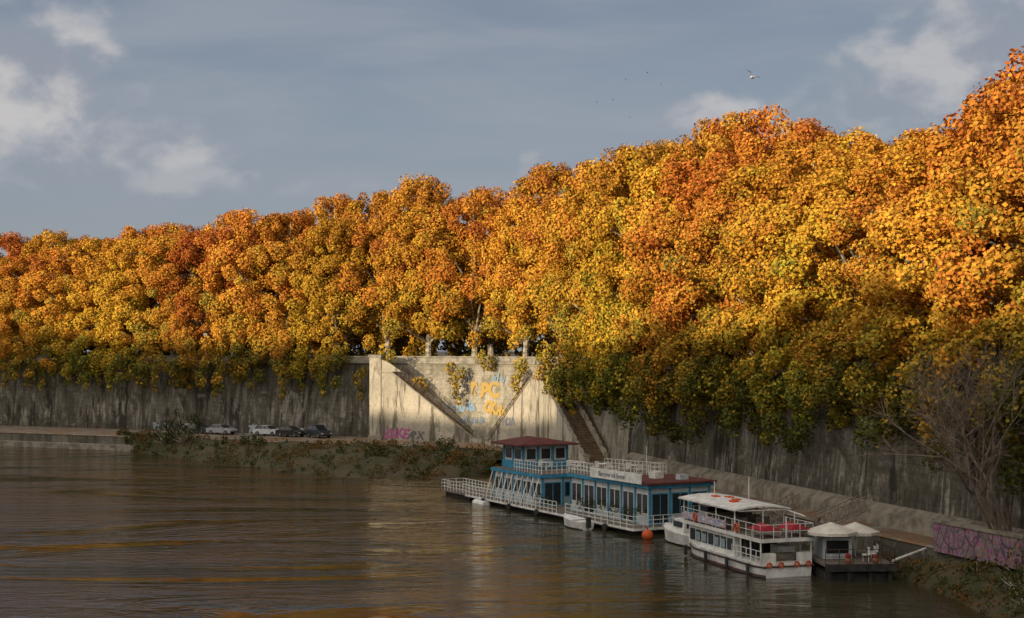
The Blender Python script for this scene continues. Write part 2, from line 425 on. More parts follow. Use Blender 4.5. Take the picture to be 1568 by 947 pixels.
for a,b_ in zip(ii,oo):
    for k in range(K):
        f=k/(K-1); p=a.lerp(b_,f); z=bz(f)+(random.uniform(-.25,.25) if 0<k<K-1 else 0)
        if k and k<K-1: p=p+Vector((random.uniform(-.4,.4),random.uniform(-.6,.6)))
        vs.append((p.x,p.y,z))
for a in range(len(ii)-1):
    for k in range(K-1): fs.append((a*K+k,a*K+k+1,(a+1)*K+k+1,(a+1)*K+k))
mesh_obj('river_bank',vs,fs,m_bank,smooth=True)
m_scrub=leaf_material('scrub_leaves',False)
PG=np.array([(.035,.047,.013),(.06,.065,.02),(.11,.09,.03),(.14,.078,.03),(.21,.095,.022)])
def scrubcol(tn,rng):
    x=np.clip(tn,0,1)*(len(PG)-1); i=np.clip(x.astype(int),0,len(PG)-2); f=(x-i)[:,None]
    return (PG[i]*(1-f)+PG[i+1]*f)*rng.uniform(.7,1.3,(len(x),1))
rng=np.random.default_rng(8); cl=[]
for _ in range(560):
    k=rng.uniform(0,len(ii)-1.01); i=int(k); f=rng.uniform(.02,.98)**.8; p=ii[i].lerp(oo[i],f)
    patch=.5+.5*math.sin(k*.9+f*5)
    cl.append(((p.x,p.y,bz(f)+.1),rng.uniform(.25,.6+.5*patch)*(1.1-.4*f),1,np.clip(.65*patch+rng.normal()*.2,0,1)))
C,Nn,Sz,Cl=cloud(cl,rng,180,.17,scrubcol,.4); 
COL.objects.link(bpy.data.objects.new('bank_shrubs',leaf_mesh('bank_shrubs',C,Nn,Sz,Cl,rng,m_scrub)))
def bush(name,x,y,z,h,r,seed,tone=.25,dens=150,ls=.16):
    rng=np.random.default_rng(seed); cl=[]
    for _ in range(int(22+r*7)):
        a=rng.uniform(0,6.28); q=r*math.sqrt(rng.random())*.85; zz=rng.uniform(.12,.95)*h*(1-.45*(q/r))
        cl.append(((q*math.cos(a),q*math.sin(a),zz),rng.uniform(.35,.7)*max(.7,r*.35),1,tone+rng.normal()*.15))
    C,Nn,Sz,Cl=cloud(cl,rng,dens,ls,scrubcol,.4)
    A=Asm(name,(x,y,z))
    for c in cl: A.tube('stems',m_bark,(0,0,-.1),c[0],.05,.015,4)
    root=A.done(); o=bpy.data.objects.new('leaves',leaf_mesh('leaves',C,Nn,Sz,Cl,rng,m_scrub)); COL.objects.link(o); o.parent=root
bush('riverside_bush',-43.2,187.5,1.6,5.4,2.7,1,.08,200)
bush('riverside_bush',-46.5,190,1.4,3.0,2.1,2,.12)
bush('riverside_bush',-8,170,1.3,2.8,1.9,3,.15)
bush('riverside_bush',-16,166,1.4,2.0,1.7,4,.3)
bush('riverside_bush',-33,180,1.9,1.7,1.8,5,.2)

# right-hand near bank
inn=[(21,104),(23,95),(24.4,89.5),(26.6,82),(29,74),(32,62)]
out=[(20.3,104),(22.3,95),(23.3,89),(24.2,82),(24.6,74),(25,62)]
ii2=catmull(inn,8); oo2=catmull(out,8); vs=[];fs=[]
for a,b_ in zip(ii2,oo2):
    for k in range(K):
        f=k/(K-1); p=a.lerp(b_,f); hh=float(np.interp(a.y,[62,84,92,104],[1.74,1.6,.5,.1])); z=hh*(1-f**1.3)-.35*f**6+(random.uniform(-.1,.1) if 0<k<K-1 else 0)
        vs.append((p.x+random.uniform(-.1,.1),p.y,z))
for a in range(len(ii2)-1):
    for k in range(K-1): fs.append((a*K+k,a*K+k+1,(a+1)*K+k+1,(a+1)*K+k))
mesh_obj('river_bank',vs,fs,m_bank,smooth=True)
for j,(x,y,h,r,tn) in enumerate([(28.6,79,2.4,1.9,.1),(27.2,75.5,2.0,1.7,.05),(28.8,72,2.6,2.2,.1),(26.5,81,1.2,1.1,.5),(30,82.5,2.8,1.5,.4),(26.0,71,1.6,1.5,.25)]):
    bush('riverside_bush',x,y,1.0,h,r,20+j,tn,170,.13)
rng=np.random.default_rng(18); cl=[]
for _ in range(200):
    k=rng.uniform(14,len(ii2)-1.01); i=int(k); f=rng.uniform(.0,.95)**.8; p=ii2[i].lerp(oo2[i],f)
    z=float(np.interp(p.y,[62,84,92,104],[1.74,1.6,.5,.1]))*(1-f**1.3); cl.append(((p.x,p.y,z+.02),rng.uniform(.12,.4),1,rng.uniform(.2,1)))
C,Nn,Sz,Cl=cloud(cl,rng,420,.11,scrubcol,.3)
COL.objects.link(bpy.data.objects.new('bank_shrubs',leaf_mesh('bank_shrubs',C,Nn,Sz,Cl,rng,m_scrub)))

# bare tree on the quay, right
def bare_tree(name,x,y,z,seed,H,spread):
    rnd=random.Random(seed); A=Asm(name,(x,y,z)); mt=M('bare_bark',(.22,.17,.13),(.13,.10,.08),3,.9)
    def grow(p,d,L,r,lev):
        if lev>5 or r<.006: return
        n=3; q=p
        for i in range(n):
            d=(d+Vector((rnd.gauss(0,.13),rnd.gauss(0,.13),rnd.gauss(.03,.07)))).normalized(); q2=q+d*L/n
            ra=r*(1-.3*i/n); rb=r*(1-.3*(i+1)/n)
            A.tube('branches',mt,q,q2,ra,rb,5 if lev<2 else 3); q=q2
            if lev>0:
                for _ in range(1 if lev<3 else 2):
                    if rnd.random()<.72:
                        dd=(d+Vector((rnd.gauss(0,.6),rnd.gauss(0,.6),rnd.gauss(.1,.45)))).normalized(); grow(q,dd,L*.62,rb*.5,lev+1)
        for _ in range(2):
            dd=(d+Vector((rnd.gauss(0,.4),rnd.gauss(0,.4),rnd.gauss(0,.3)))).normalized(); grow(q,dd,L*.72,r*.6,lev+1)
    for i in range(5):
        d=Vector((rnd.uniform(-spread,spread*.5),rnd.uniform(-.4,.4),1)).normalized(); grow(Vector((rnd.uniform(-.3,.3),rnd.uniform(-.3,.3),0)),d,H*.36,.12,0)
    return A.done()
bare_tree('bare_tree',28.2,81.5,1.7,4,12.5,.72)
bare_tree('bare_tree',29.8,84.5,1.7,9,10.5,.6)

# ------------------------------------------------------------ river stairs
m_tread=M('stair_treads',(.24,.18,.12),(.15,.10,.06),1.5,.9)
m_plain,t,b=newmat('stair_light_stone'); oc=t.coord('Object')
sk=t.noise(t.mapping(oc,(.9,.9,.12)),1,5,.70,.5); bgn=t.noise(oc,.25,4,.6)
c=t.mix(t.sm(bgn,.35,.65),(.52,.475,.38),(.37,.34,.27)); c=t.mix(t.m('MULTIPLY',t.sm(sk,.50,.62),.85),c,(.10,.09,.07))
c=t.mix(t.m('MULTIPLY',t.sm(t.noise(oc,2.5,6,.7),.48,.68),.5),c,(.18,.16,.125))
t.put(b.inputs['Base Color'],c); b.inputs['Roughness'].default_value=.92; b.inputs['Specular IOR Level'].default_value=.1
t.put(b.inputs['Normal'],t.bump(t.noise(oc,3,6,.7),.6,.05))
m_iron=M('iron_rail',(.07,.055,.045),(.13,.07,.04),4,.6,.3)
def stairs(name,o,d,L,flip,x0,x1,ztop,zbot=1.8,pillar=False,string=True):
    A=Asm(name,(o[0],o[1],0),math.atan2(d[1],d[0]))
    if not flip: prof=[(0,1.2),(0,ztop+.5),(x0,ztop+.5),(x1,zbot+.6),(L,zbot+.6),(L,1.2)]
    else: prof=[(0,1.2),(0,zbot+.6),(x0,zbot+.6),(x1,ztop+.5),(L,ztop+.5),(L,1.2)]
    A.prism('front_wall',m_plain,prof,0,.35)
    top=prof[1:5]
    for (xa,za),(xb,zb) in zip(top,top[1:]):
        A.prism('coping',m_cop,[(xa,za+.01),(xb,zb+.01),(xb,zb+.16),(xa,za+.16)],-.1,.42)
    n=30
    for i in range(n):
        xa=x0+(x1-x0)*i/n; xb=x0+(x1-x0)*(i+1)/n
        f=i/n; z=(ztop+(zbot-ztop)*f) if not flip else (zbot+(ztop-zbot)*(i+1)/n)
        A.box('steps',m_tread,xa,xb,.352,2.6,1.3,z)
    if string:
        za_,zb_=(ztop,zbot) if not flip else (zbot,ztop)
        A.prism('inner_string',m_plain,[(x0,1.25),(x0,za_+.75),(x1,zb_+.75),(x1,1.25)],2.602,2.95)
    if not flip: A.box('landing',m_plain,0.01,x0-.003,.352,3.4,1.3,ztop)
    else: A.box('landing',m_plain,x1+.003,L-.01,.352,3.4,1.3,ztop)
    if pillar:
        A.box('pillar',m_plain,-.25,1.5,-.15,1.6,1.3,12.9); A.box('pillar_cap',m_cop,-.4,1.65,-.3,1.75,12.9,13.25)
        A.box('pillar_base',m_cop,-.4,1.65,-.3,1.75,1.25,2.3)
        A.box('side_wall',m_plain,-.1,.5,1.6,4.5,1.3,12.6)
        A.prism('upper_parapet',m_plain,[(1.5,10.95),(1.5,12.6),(2.6,12.2),(4.6,11.0),(3.0,10.97)],.02,.33)
    za,zb=(ztop+.7,zbot+.8) if not flip else (zbot+.8,ztop+.7)
    for yy in (.17,2.8):
        m=12
        for i in range(m+1):
            f=i/m; x=x0+(x1-x0)*f; z=za+(zb-za)*f; A.tube('handrail',m_iron,(x,yy,z-.2),(x,yy,z+.7),.035,n=4)
        for q in (.35,.7): A.tube('handrail',m_iron,(x0,yy,za+q),(x1,yy,zb+q),.045,n=4)
    A.done()
stairs('river_staircase',(-19,192.5),(.906,-.423),16.6,False,3.2,15.2,10.3,pillar=True)
stairs('river_staircase',(-3.5,182),(.503,-.864),13.3,True,1.0,11.5,9.9)
stairs('river_staircase',(3.25,170.4),(.272,-.962),17.6,False,1.6,16.4,9.9)
# ------------------------------------------------------------ graffiti, letter by letter along the wall
def graffiti(word,y0,z,size,colr,out=.06,frame=None,fade=(.34,.31,.25)):
    """letters painted flat on the wall; y0 = world y of the start on the wall line"""
    A=bpy.data.objects.new('graffiti',None); COL.objects.link(A)
    mt=M('spray_paint',colr,tuple(.6*c+.4*f for c,f in zip(colr,fade)),2.5,.8)
    s=s_of_y(y0) if frame is None else 0
    for i,ch in enumerate(word):
        if frame is None:
            p,n=at(s); q=p-n*(.9*(z-1.7)/10.3)+n*out
            xd=Vector((-n.y,n.x,0)); nn=Vector((n.x,n.y,0))
            if xd.cross(Vector((0,0,1))).dot(nn)<0: xd=-xd
            up=(Vector((0,0,1))-nn*.087).normalized(); pos=Vector((q.x,q.y,z+random.uniform(-.12,.12)*size)); s-=size*.62
        else:
            o,d=frame; xd=Vector((d[0],d[1],0)).normalized(); up=Vector((0,0,1)); nn=xd.cross(up)
            pos=Vector((o[0],o[1],z))+xd*(y0+i*size*.62)+nn*out
        cu=bpy.data.curves.new('letter','FONT'); cu.body=ch; cu.size=size*random.uniform(.9,1.25); cu.offset=.06*size; cu.extrude=.003; cu.shear=random.uniform(-.3,.4)
        cu.materials.append(mt); ob=bpy.data.objects.new('letter_%d'%(i+1),cu); COL.objects.link(ob); ob.parent=A
        nn=xd.cross(up); ra=random.uniform(-.14,.14); xr=(xd*math.cos(ra)+up*math.sin(ra)); ur=nn.cross(xr)
        ob.matrix_world=Matrix(((xr.x,ur.x,nn.x,pos.x),(xr.y,ur.y,nn.y,pos.y),(xr.z,ur.z,nn.z,pos.z),(0,0,0,1)))
yel=(.50,.32,.05)
graffiti('RBC',188.6,7.8,2.4,yel,.12); graffiti('OKR',187.2,5.6,1.9,yel,.12); graffiti('MOS',184.6,4.4,2.8,yel,.18); graffiti('TEA',182.8,7.7,2.0,yel,.2); graffiti('S',179.4,5.4,2.6,yel,.25)
graffiti('eroska',191.2,5.8,1.5,(.20,.34,.50),.08); graffiti('vitae',189.6,4.2,1.3,(.16,.24,.36),.08); graffiti('zk',189.6,9.9,1.1,(.12,.12,.14),.08); graffiti('blu',186.3,9.7,1.3,(.20,.34,.48),.12)
FL=((-19,192.5),(.906,-.423)); FR=((3.25,170.4),(.272,-.962)); FM=((-3.5,182),(.503,-.864))
graffiti('DUKE',1.9,2.1,1.5,(.42,.09,.27),.03,FL); graffiti('ABX',5.6,2.1,1.1,(.10,.10,.12),.03,FL); graffiti('ZUM',10.2,2.2,1.0,(.55,.50,.40),.03,FL)
graffiti('RIO',9.8,2.2,1.4,(.35,.35,.34),.03,FR); graffiti('NOVA',4.5,4.6,1.3,(.22,.25,.30),.03,FM)
for yy,tx,c in [(203.5,'MESO',(.42,.42,.46)),(206.6,'TKO',(.42,.46,.52)),(209.0,'SKAR',(.08,.08,.1)),(212,'ONE',(.45,.45,.45)),(214.5,'PLIX',(.3,.33,.4))]:
    graffiti(tx,yy,1.95,1.2,c,.06,None,(.2,.19,.16))

# graffiti-covered end pier, right
A=Asm('graffiti_wall',(26.3,84.3,1.75),math.atan2(-7.5,2.5))
m_gr,t,b=newmat('graffiti_paint'); oc=t.coord('Object')
nz=t.noise(oc,1.5,2,.5,2.2)
c=t.ramp(nz,[(.30,(.08,.05,.13)),(.42,(.34,.09,.22)),(.50,(.30,.26,.21)),(.56,(.06,.08,.20)),(.64,(.42,.14,.08)),(.75,(.26,.24,.19))])
vd=t.n.new('ShaderNodeTexVoronoi'); vd.feature='DISTANCE_TO_EDGE'; vd.inputs['Scale'].default_value=1.0; t.l.new(t.mapping(oc,(1.5,1,.8),rot=(0,.6,0)),vd.inputs['Vector'])
c=t.mix(t.m('MULTIPLY',t.m('SUBTRACT',1,t.sm(vd.outputs['Distance'],.03,.08)),.8),c,(.05,.03,.05)); c=t.mix(t.m('MULTIPLY',t.sm(t.noise(oc,1.2,6,.7),.45,.6),.6),c,(.17,.155,.12)); t.put(b.inputs['Base Color'],c); b.inputs['Roughness'].default_value=.8
A.box('painted_face',m_gr,-2.2,6,0,.35,0,1.75); A.box('coping',m_foot,-2.3,6.1,-.08,.45,1.752,1.95)
A.done()

# ------------------------------------------------------------ vehicles
m_glass,t,b=newmat('dark_glass'); b.inputs['Base Color'].default_value=(.02,.025,.03,1); b.inputs['Roughness'].default_value=.08
m_tyre=M('tyre',(.02,.02,.02))
m_hub=M('wheel_rim',(.35,.35,.36),rough=.3,metal=.8)
m_red=M('tail_lamp',(.35,.02,.02),rough=.2); m_lampw=M('head_lamp',(.7,.7,.7),rough=.1)
def car(x,y,rz,colr,suv=False):
    mt=M('car_paint',colr,tuple(c*.9 for c in colr),2,.25,spec=.6)
    A=Asm('parked_car',(x,y,1.8),rz); h=.28 if suv else 0
    body=[(-2.1,.28),(-2.15,.7),(-2.05,.92+h*.4),(-1.5,.98+h*.4),(1.05,.98+h*.4),(1.9,.86+h*.3),(2.1,.68),(2.12,.3)]
    A.prism('body',mt,body,-.86,.86)
    zb=.98+h*.4; zt=1.42+h
    v=[];
    for (x_,z_,w_) in [(-1.95 if suv else -1.75,zb+.002,.80),(-1.55 if suv else -1.15,zt,.66),(.25,zt,.66),(1.0,zb+.002,.80)]:
        v+= [(x_,-w_,z_),(x_,w_,z_)]
    A.poly('cabin_glass',m_glass,v,[(0,2,3,1),(2,4,5,3),(4,6,7,5),(0,6,4,2),(1,3,5,7),(0,1,7,6)])
    A.box('roof',mt,-1.5 if suv else -1.1,.22,-.67,.67,zt+.002,zt+.05)
    for sx in (-.4,.32):
        for sy in (-1,1): A.tube('pillars',mt,(sx,sy*.81,zb),(sx-.05,sy*.67,zt+.02),.04,n=4)
    for wx in (-1.3,1.3):
        for sy in (-1,1):
            A.tube('tyres',m_tyre,(wx,sy*.68,.33),(wx,sy*.89,.33),.33,n=16); A.tube('rims',m_hub,(wx,sy*.885,.33),(wx,sy*.90,.33),.2,n=12)
    for sy in (-1,1):
        A.box('head_lamps',m_lampw,2.05,2.14,sy*.68-.16,sy*.68+.16,.58,.72); A.box('tail_lamps',m_red,-2.18,-2.08,sy*.7-.12,sy*.7+.12,.65,.85)
        A.box('mirrors',mt,.75,.9,sy*.96-.08,sy*.96+.08,.95,1.08)
    A.box('bumpers',m_tyre,-2.2,-2.1,-.8,.8,.3,.48); A.box('bumpers',m_tyre,2.1,2.2,-.8,.8,.3,.48)
    A.done(.03)
def along(y,off): 
    p,n=at(s_of_y(y)); q=p+n*off; return q.x,q.y
for (y,off,rz,c,su) in [(199.5,4.0,-.9,(.03,.035,.045),True),(201.6,4.2,-.55,(.03,.03,.035),False),(203.6,3.6,-.5,(.55,.56,.58),False),
    (207.2,4.2,-.45,(.35,.36,.38),False),(209.4,3.5,-.5,(.04,.045,.05),False)]:
    x,yy=along(y,off); car(x,yy,rz,c,su)

# ------------------------------------------------------------ houseboat
m_blue=M('blue_paint',(.04,.28,.44),(.04,.18,.31),2.5,.6); m_white=M('white_paint',(.78,.78,.75),(.55,.55,.51),1.5,.6)
m_paleb=M('pale_panels',(.52,.58,.60),(.38,.43,.45),1.2,.5)
m_roofr=M('dark_red_roof',(.15,.045,.038),(.08,.03,.026),2,.85); m_deck=M('deck_boards',(.20,.17,.14),(.11,.09,.075),3,.9)
m_dark=M('tarred_hull',(.02,.02,.022),(.05,.045,.04),2,.8)
m_orange=M('orange_float',(.62,.11,.03),(.48,.08,.025),3,.5)
H=Asm('houseboat',(-5.3,137,0),math.atan2(-.885,.465))
H.box('pontoon',m_dark,5.5,33.4,-.9,6.8,-.5,.32)
H.box('deck',m_deck,5.0,33.8,-1.5,7.0,.322,.5)
H.box('deck_outrigger',m_deck,-1.0,4.997,-1.2,1.2,.33,.5); H.box('deck_outrigger_floats',m_dark,-.6,4.6,-.9,.9,-.5,.328)
H.box('deck_trim',m_white,5.0,33.8,-1.56,-1.502,.38,.55); H.box('deck_trim',m_white,33.802,33.86,-1.5,7.0,.38,.55)
for x in (7.5,): H.tube('white_floats',m_white,(x,-1.7,.0),(x+2.2,-1.7,.0),.36,n=12)
# lower cabin A
def cabin(x0,x1,y0,y1,z0,z1,nx,ny,solid=m_paleb,frame=m_blue,doors=()):
    H.box('cabin_walls',solid,x0,x1,y0,y1,z0,z1)
    dx=(x1-x0)/nx
    for i in range(nx+1):
        x=x0+dx*i; H.box('posts',frame,x-.09,x+.09,y0-.07,y0+.02,z0,z1)
    for i in range(nx):
        a=x0+dx*i+.28; b_=x0+dx*(i+1)-.28; zb=z0+(.15 if i in doors else .9)
        H.box('window_frames',m_white,a-.08,b_+.08,y0-.035,y0+.01,zb-.08,z1-.42); H.box('window_glass',m_glass,a,b_,y0-.05,y0+.01,zb,z1-.5)
        if b_-a>1.0: H.box('window_bars',m_white,(a+b_)/2-.04,(a+b_)/2+.04,y0-.065,y0,zb,z1-.5)
    dy=(y1-y0)/ny
    for i in range(ny+1):
        y=y0+dy*i; H.box('posts',frame,x1-.02,x1+.07,y-.09,y+.09,z0,z1-.003)
    for i in range(ny):
        a=y0+dy*i+.25; b_=y0+dy*(i+1)-.25; zb=z0+(.15 if i==0 else .85)
        H.box('window_frames_end',frame,x1-.01,x1+.035,a-.08,b_+.08,zb-.08,z1-.4); H.box('window_glass',m_glass,x1-.01,x1+.05,a,b_,zb,z1-.48)
        H.box('window_bars_end',frame,x1-.01,x1+.065,(a+b_)/2-.04,(a+b_)/2+.04,zb,z1-.48)
    H.box('fascia',frame,x0-.25,x1+.25,y0-.3,y1+.3,z1+.002,z1+.26)
cabin(8,17,0,6,.5,2.95,5,3)
H.box('roof_terrace',m_deck,7.9,17.1,-.15,6.1,3.215,3.26)
# open veranda of white columns in front of the lower cabin
for k in range(10):
    x=8.1+k*.97; H.tube('veranda_columns',m_white,(x,-1.0,.5),(x,-.25,2.95),.05,n=5)
cabin(20.5,32.5,.8,6.3,.5,3.35,6,3,doors=(1,4))
H.box('flat_roof',m_roofr,26.5,32.95,.35,6.75,3.615,3.78)
H.box('roof_terrace',m_deck,20.3,26.4,.6,6.5,3.615,3.66)
H.box('terrace_link',m_deck,17.3,20.2,2.5,6.2,3.22,3.42)
# banner
H.box('banner',m_white,24.6,32.2,.20,.28,3.66,4.45)
m_ink=M('banner_lettering',(.05,.06,.12))
cu=bpy.data.curves.new('banner_letters','FONT'); cu.body='Barcone sul fiume'; cu.size=.55; cu.extrude=.004; cu.materials.append(m_ink)
ob=bpy.data.objects.new('banner_letters',cu); COL.objects.link(ob); ob.parent=H.root; ob.location=(25.9,.185,3.87); ob.rotation_euler=(math.radians(90),0,0)
for x in (24.8,28.4,32.0): H.tube('banner_posts',m_white,(x,.35,3.6),(x,.35,4.5),.05,n=5)
# tower room
H.box('upper_room',m_paleb,8.2,11.8,.9,5.4,3.262,5.35)
for x in (8.2,10,11.8): H.box('posts',m_blue,x-.1,x+.1,.8,.92,3.262,5.35)
for y in (.9,2.4,3.9,5.4): H.box('posts',m_blue,11.78,11.92,y-.1,y+.1,3.262,5.348)
for a in (8.5,10.3): H.box('window_glass',m_glass,a,a+1.2,.83,.92,4.15,5.05); 
for a in (8.4,10.2): H.box('window_frames',m_white,a,a+1.4,.86,.91,4.05,5.15)
for a in (1.25,2.75,4.25):
    H.box('window_glass',m_glass,11.79,11.87,a,a+.9,4.15,5.05); H.box('window_frames',m_white,11.79,11.84,a-.1,a+1.0,4.05,5.15)
H.box('room_band',m_blue,8.05,11.95,.75,5.55,3.27,3.95)
H.poly('hip_roof',m_roofr,[(7.2,.0,5.36),(12.7,.0,5.36),(12.7,6.2,5.36),(7.2,6.2,5.36),(8.8,2.9,6.05),(11.2,2.9,6.05),(7.2,.0,5.5),(12.7,.0,5.5),(12.7,6.2,5.5),(7.2,6.2,5.5)],
  [(0,1,7,6),(1,2,8,7),(2,3,9,8),(3,0,6,9),(6,7,5,4),(7,8,5),(8,9,4,5),(9,6,4),(3,2,1,0)])
# railings
H.rail('railings',m_white,(12.0,-.1,3.26),(17,-.1,3.26),1.0,.5); H.rail('railings',m_white,(17.05,-.1,3.26),(17.05,2.4,3.26),1.0,.5)
H.rail('railings',m_white,(17.3,2.5,3.42),(20.2,2.5,3.42),1.0,.5); H.rail('railings',m_white,(20.4,.65,3.66),(24.4,.65,3.66),1.0,.5)
H.rail('railings',m_white,(26.4,.65,3.66),(26.4,6.4,3.66),1.0,.6)
H.rail('railings',m_white,(17.2,6.1,3.42),(26.4,6.1,3.66),1.0,.6)
H.rail('deck_rail',m_white,(5,-1.45,.5),(22,-1.45,.5),.95,.7); H.rail('deck_rail',m_white,(23.5,-1.45,.5),(33.7,-1.45,.5),.95,.9)
H.rail('deck_rail',m_white,(33.7,-1.45,.5),(33.7,3,.5),.95,.9)
H.rail('deck_rail',m_white,(-1,-1.15,.5),(5,-1.15,.5),.95,.7); H.rail('deck_rail',m_white,(-1,-1.15,.5),(-1,1.15,.5),.95,.7); H.rail('deck_rail',m_white,(-1,1.15,.5),(5,1.15,.5),.95,.7)
for x,y in ((14,2),(15.5,4),(22,3),(24.5,4.5)):
    z=3.28 if x<18 else 3.68
    H.tube('tables',m_white,(x,y,z),(x,y,z+.72),.05,n=6); H.tube('tables',m_white,(x,y,z+.72),(x,y,z+.77),.45,n=12)
    for k in (-1,1): H.box('chairs',m_white,x+k*.75-.2,x+k*.75+.2,y-.2,y+.2,z+.4,z+.46); H.box('chairs',m_white,x+k*.93-.02,x+k*.93+.02,y-.2,y+.2,z+.46,z+.9)
H.box('ac_units',m_white,29,29.9,3,3.8,3.8,4.3); H.box('vent_box',m_paleb,31,31.6,4.2,5.0,3.8,4.2)
H.tube('flagpole',m_white,(25.6,5,3.7),(25.6,5,6.0),.03,n=5)
for x in (9,14,19,25,30): H.tube('tyre_fenders',m_dark,(x,-1.62,.28),(x,-1.78,.28),.3,n=12)
root=H.done()
rng=np.random.default_rng(3); cl=[]
for x in list(np.arange(18,33,1.7)): cl.append(((x+rng.normal()*.2,-1.05 if x<22 else .25,1.05+rng.uniform(0,.5)),rng.uniform(.25,.5),1.3,rng.uniform(0,.3)))
C,Nn,Sz,Cl=cloud(cl,rng,500,.12,scrubcol,.3); o=bpy.data.objects.new('potted_plants',leaf_mesh('potted_plants',C,Nn,Sz,Cl,rng,m_scrub)); COL.objects.link(o); o.parent=root
m_pot=M('terracotta',(.35,.14,.07))
A=Asm('mooring_buoy',(10.0,105.0,.28)); A.ball('float',m_orange,(0,0,0),.42); A.tube('eye',m_iron,(0,0,.40),(0,0,.54),.05); A.done()

# small boats
def motorboat(name,x,y,rz,L,W,cab=True,colr=m_white,zs=1):
    A=Asm(name,(x,y,0),rz); n=10; vs=[];fs=[]
    for i in range(n+1):
        f=i/n; w_=W/2*(1-max(0,(f-.45)/.55)**2.2)*(.85+.15*min(1,f*3)); sh=.62*zs+.32*f*f
        x_=L*(f-.5)
        vs+=[(x_,-w_,sh),(x_,-w_*.8,.1),(x_,0,-.2+.25*f*f),(x_,w_*.8,.1),(x_,w_,sh)]
    for i in range(n):
        for k in range(4): a=i*5+k; fs.append((a,a+1,a+6,a+5))
        fs.append((i*5,i*5+5,i*5+9,i*5+4))
    fs.append((0,1,2,3,4)); A.poly('hull',colr,vs,fs)
    A.tube('rubbing_strake',m_blue,(-L/2,-W*.43,.55*zs),(L*.1,-W*.5,.6*zs),.04,n=5)
    if cab:
        z0=.62*zs
        v=[(-L*.22,-W*.32,z0),(L*.20,-W*.25,z0+.08),(L*.20,W*.25,z0+.08),(-L*.22,W*.32,z0),(-L*.22,-W*.28,z0+.95),(L*.06,-W*.22,z0+.95),(L*.06,W*.22,z0+.95),(-L*.22,W*.28,z0+.95)]
        A.poly('cabin',m_white,v,[(0,1,5,4),(1,2,6,5),(2,3,7,6),(3,0,4,7),(4,5,6,7)])
        A.poly('windscreen',m_glass,[(L*.185,-W*.2,z0+.25),(L*.185,W*.2,z0+.25),(L*.085,W*.18,z0+.85),(L*.085,-W*.18,z0+.85)],[(0,1,2,3)])
        A.box('side_window',m_glass,-L*.18,L*.04,-W*.325,-W*.27,z0+.4,z0+.8); A.box('side_window',m_glass,-L*.18,L*.04,W*.27,W*.325,z0+.4,z0+.8)
        A.box('aft_window',m_glass,-L*.228,-L*.215,-W*.2,W*.2,z0+.35,z0+.8)
        A.rail('bow_rail',m_white,(L*.15,-W*.38,z0+.15),(L*.45,-W*.1,z0+.28),.45,.7,.025,1)
    else:
        A.box('thwarts',m_deck,-L*.2,-L*.12,-W*.4,W*.4,.63,.68); A.box('outboard',m_dark,-L/2-.3,-L/2,-.15,.15,.2,1.0); A.box('thwarts',m_deck,L*.05,L*.13,-W*.4,W*.4,.66,.71)
    A.done()
motorboat('dinghy',5.0,111.6,math.atan2(-.885,.465)+math.pi,3.6,1.5,False)
motorboat('motor_cruiser',12.4,102.6,math.radians(112),5.6,2.3,True,zs=1.4)

# ------------------------------------------------------------ tour boat
B=Asm('river_tour_boat',(11.2,98.4,0),math.atan2(-.947,.32))
L=12.3; n=16; vs=[];fs=[]
def halfw(f):
    a=1-max(0,(.32-f)/.32)**2.0*.75; b_=1-max(0,(f-.93)/.07)**2*.15; return 1.95*a*b_
for i in range(n+1):
    f=i/n; w_=halfw(f); sh=.85+.45*max(0,.3-f)**1.3*3; x=L*f
    vs+=[(x,1.95-w_,sh),(x,1.95-w_*.97,.42),(x,1.95-w_*.9,-.4),(x,1.95+w_*.9,-.4),(x,1.95+w_*.97,.42),(x,1.95+w_,sh)]
for i in range(n):
    for k in range(5): a=i*6+k; fs.append((a,a+1,a+7,a+6))
    fs.append((i*6,i*6+6,i*6+11,i*6+5))
fs.append((0,1,2,3,4,5)); a=n*6; fs.append((a+5,a+4,a+3,a+2,a+1,a))
B.poly('hull',m_white,vs,fs)
m_boot=M('boot_stripe',(.10,.03,.03),(.03,.03,.035),3,.7)
for i in range(n):
    f0=i/n;f1=(i+1)/n
    for sgn in (-1,1):
        B.tube('rubbing_strake',m_boot,(L*f0,1.95+sgn*(halfw(f0)+.03),.66),(L*f1,1.95+sgn*(halfw(f1)+.03),.66),.06,n=5)
        B.tube('boot_stripe',m_boot,(L*f0,1.95+sgn*(halfw(f0)*.93+.02),.06),(L*f1,1.95+sgn*(halfw(f1)*.93+.02),.06),.13,n=5)
B.tube('rubbing_strake',m_boot,(L+.03,.2,.66),(L+.03,3.7,.66),.06,n=5)
B.box('lower_saloon',m_white,1.8,8.4,.28,3.62,.86,2.12)
for i in range(7):
    a=2.05+i*.9; B.box('saloon_windows',m_glass,a,a+.74,.245,.3,1.15,1.9)
m_curt=M('window_blinds',(.30,.38,.42),(.2,.26,.3),3,.4)
for i in (1,2,4,5): a=2.05+i*.9; B.box('blinds',m_curt,a+.04,a+.6,.235,.25,1.2,1.75)
B.box('saloon_end_glass',m_glass,8.38,8.43,.7,1.8,.95,2.0); B.box('saloon_end_glass',m_glass,8.38,8.43,2.1,3.3,.95,2.0)
B.box('upper_deck',m_white,.9,L-.1,.08,3.82,2.14,2.36)
B.box('upper_deck_floor',m_deck,1.0,L-.2,.18,3.72,2.363,2.38)
for x in (9.4,10.7,12.0):
    for y in (.2,3.7): B.tube('posts',m_white,(x,y,.8),(x,y,2.15),.05,n=6)
B.box('aft_locker',m_white,9.2,10.4,2.4,3.5,.86,1.6); B.box('aft_bench',m_deck,10.8,11.4,.8,3.0,.86,1.3); B.box('bar_counter',m_dark,8.6,9.1,.8,2.0,.86,1.9)
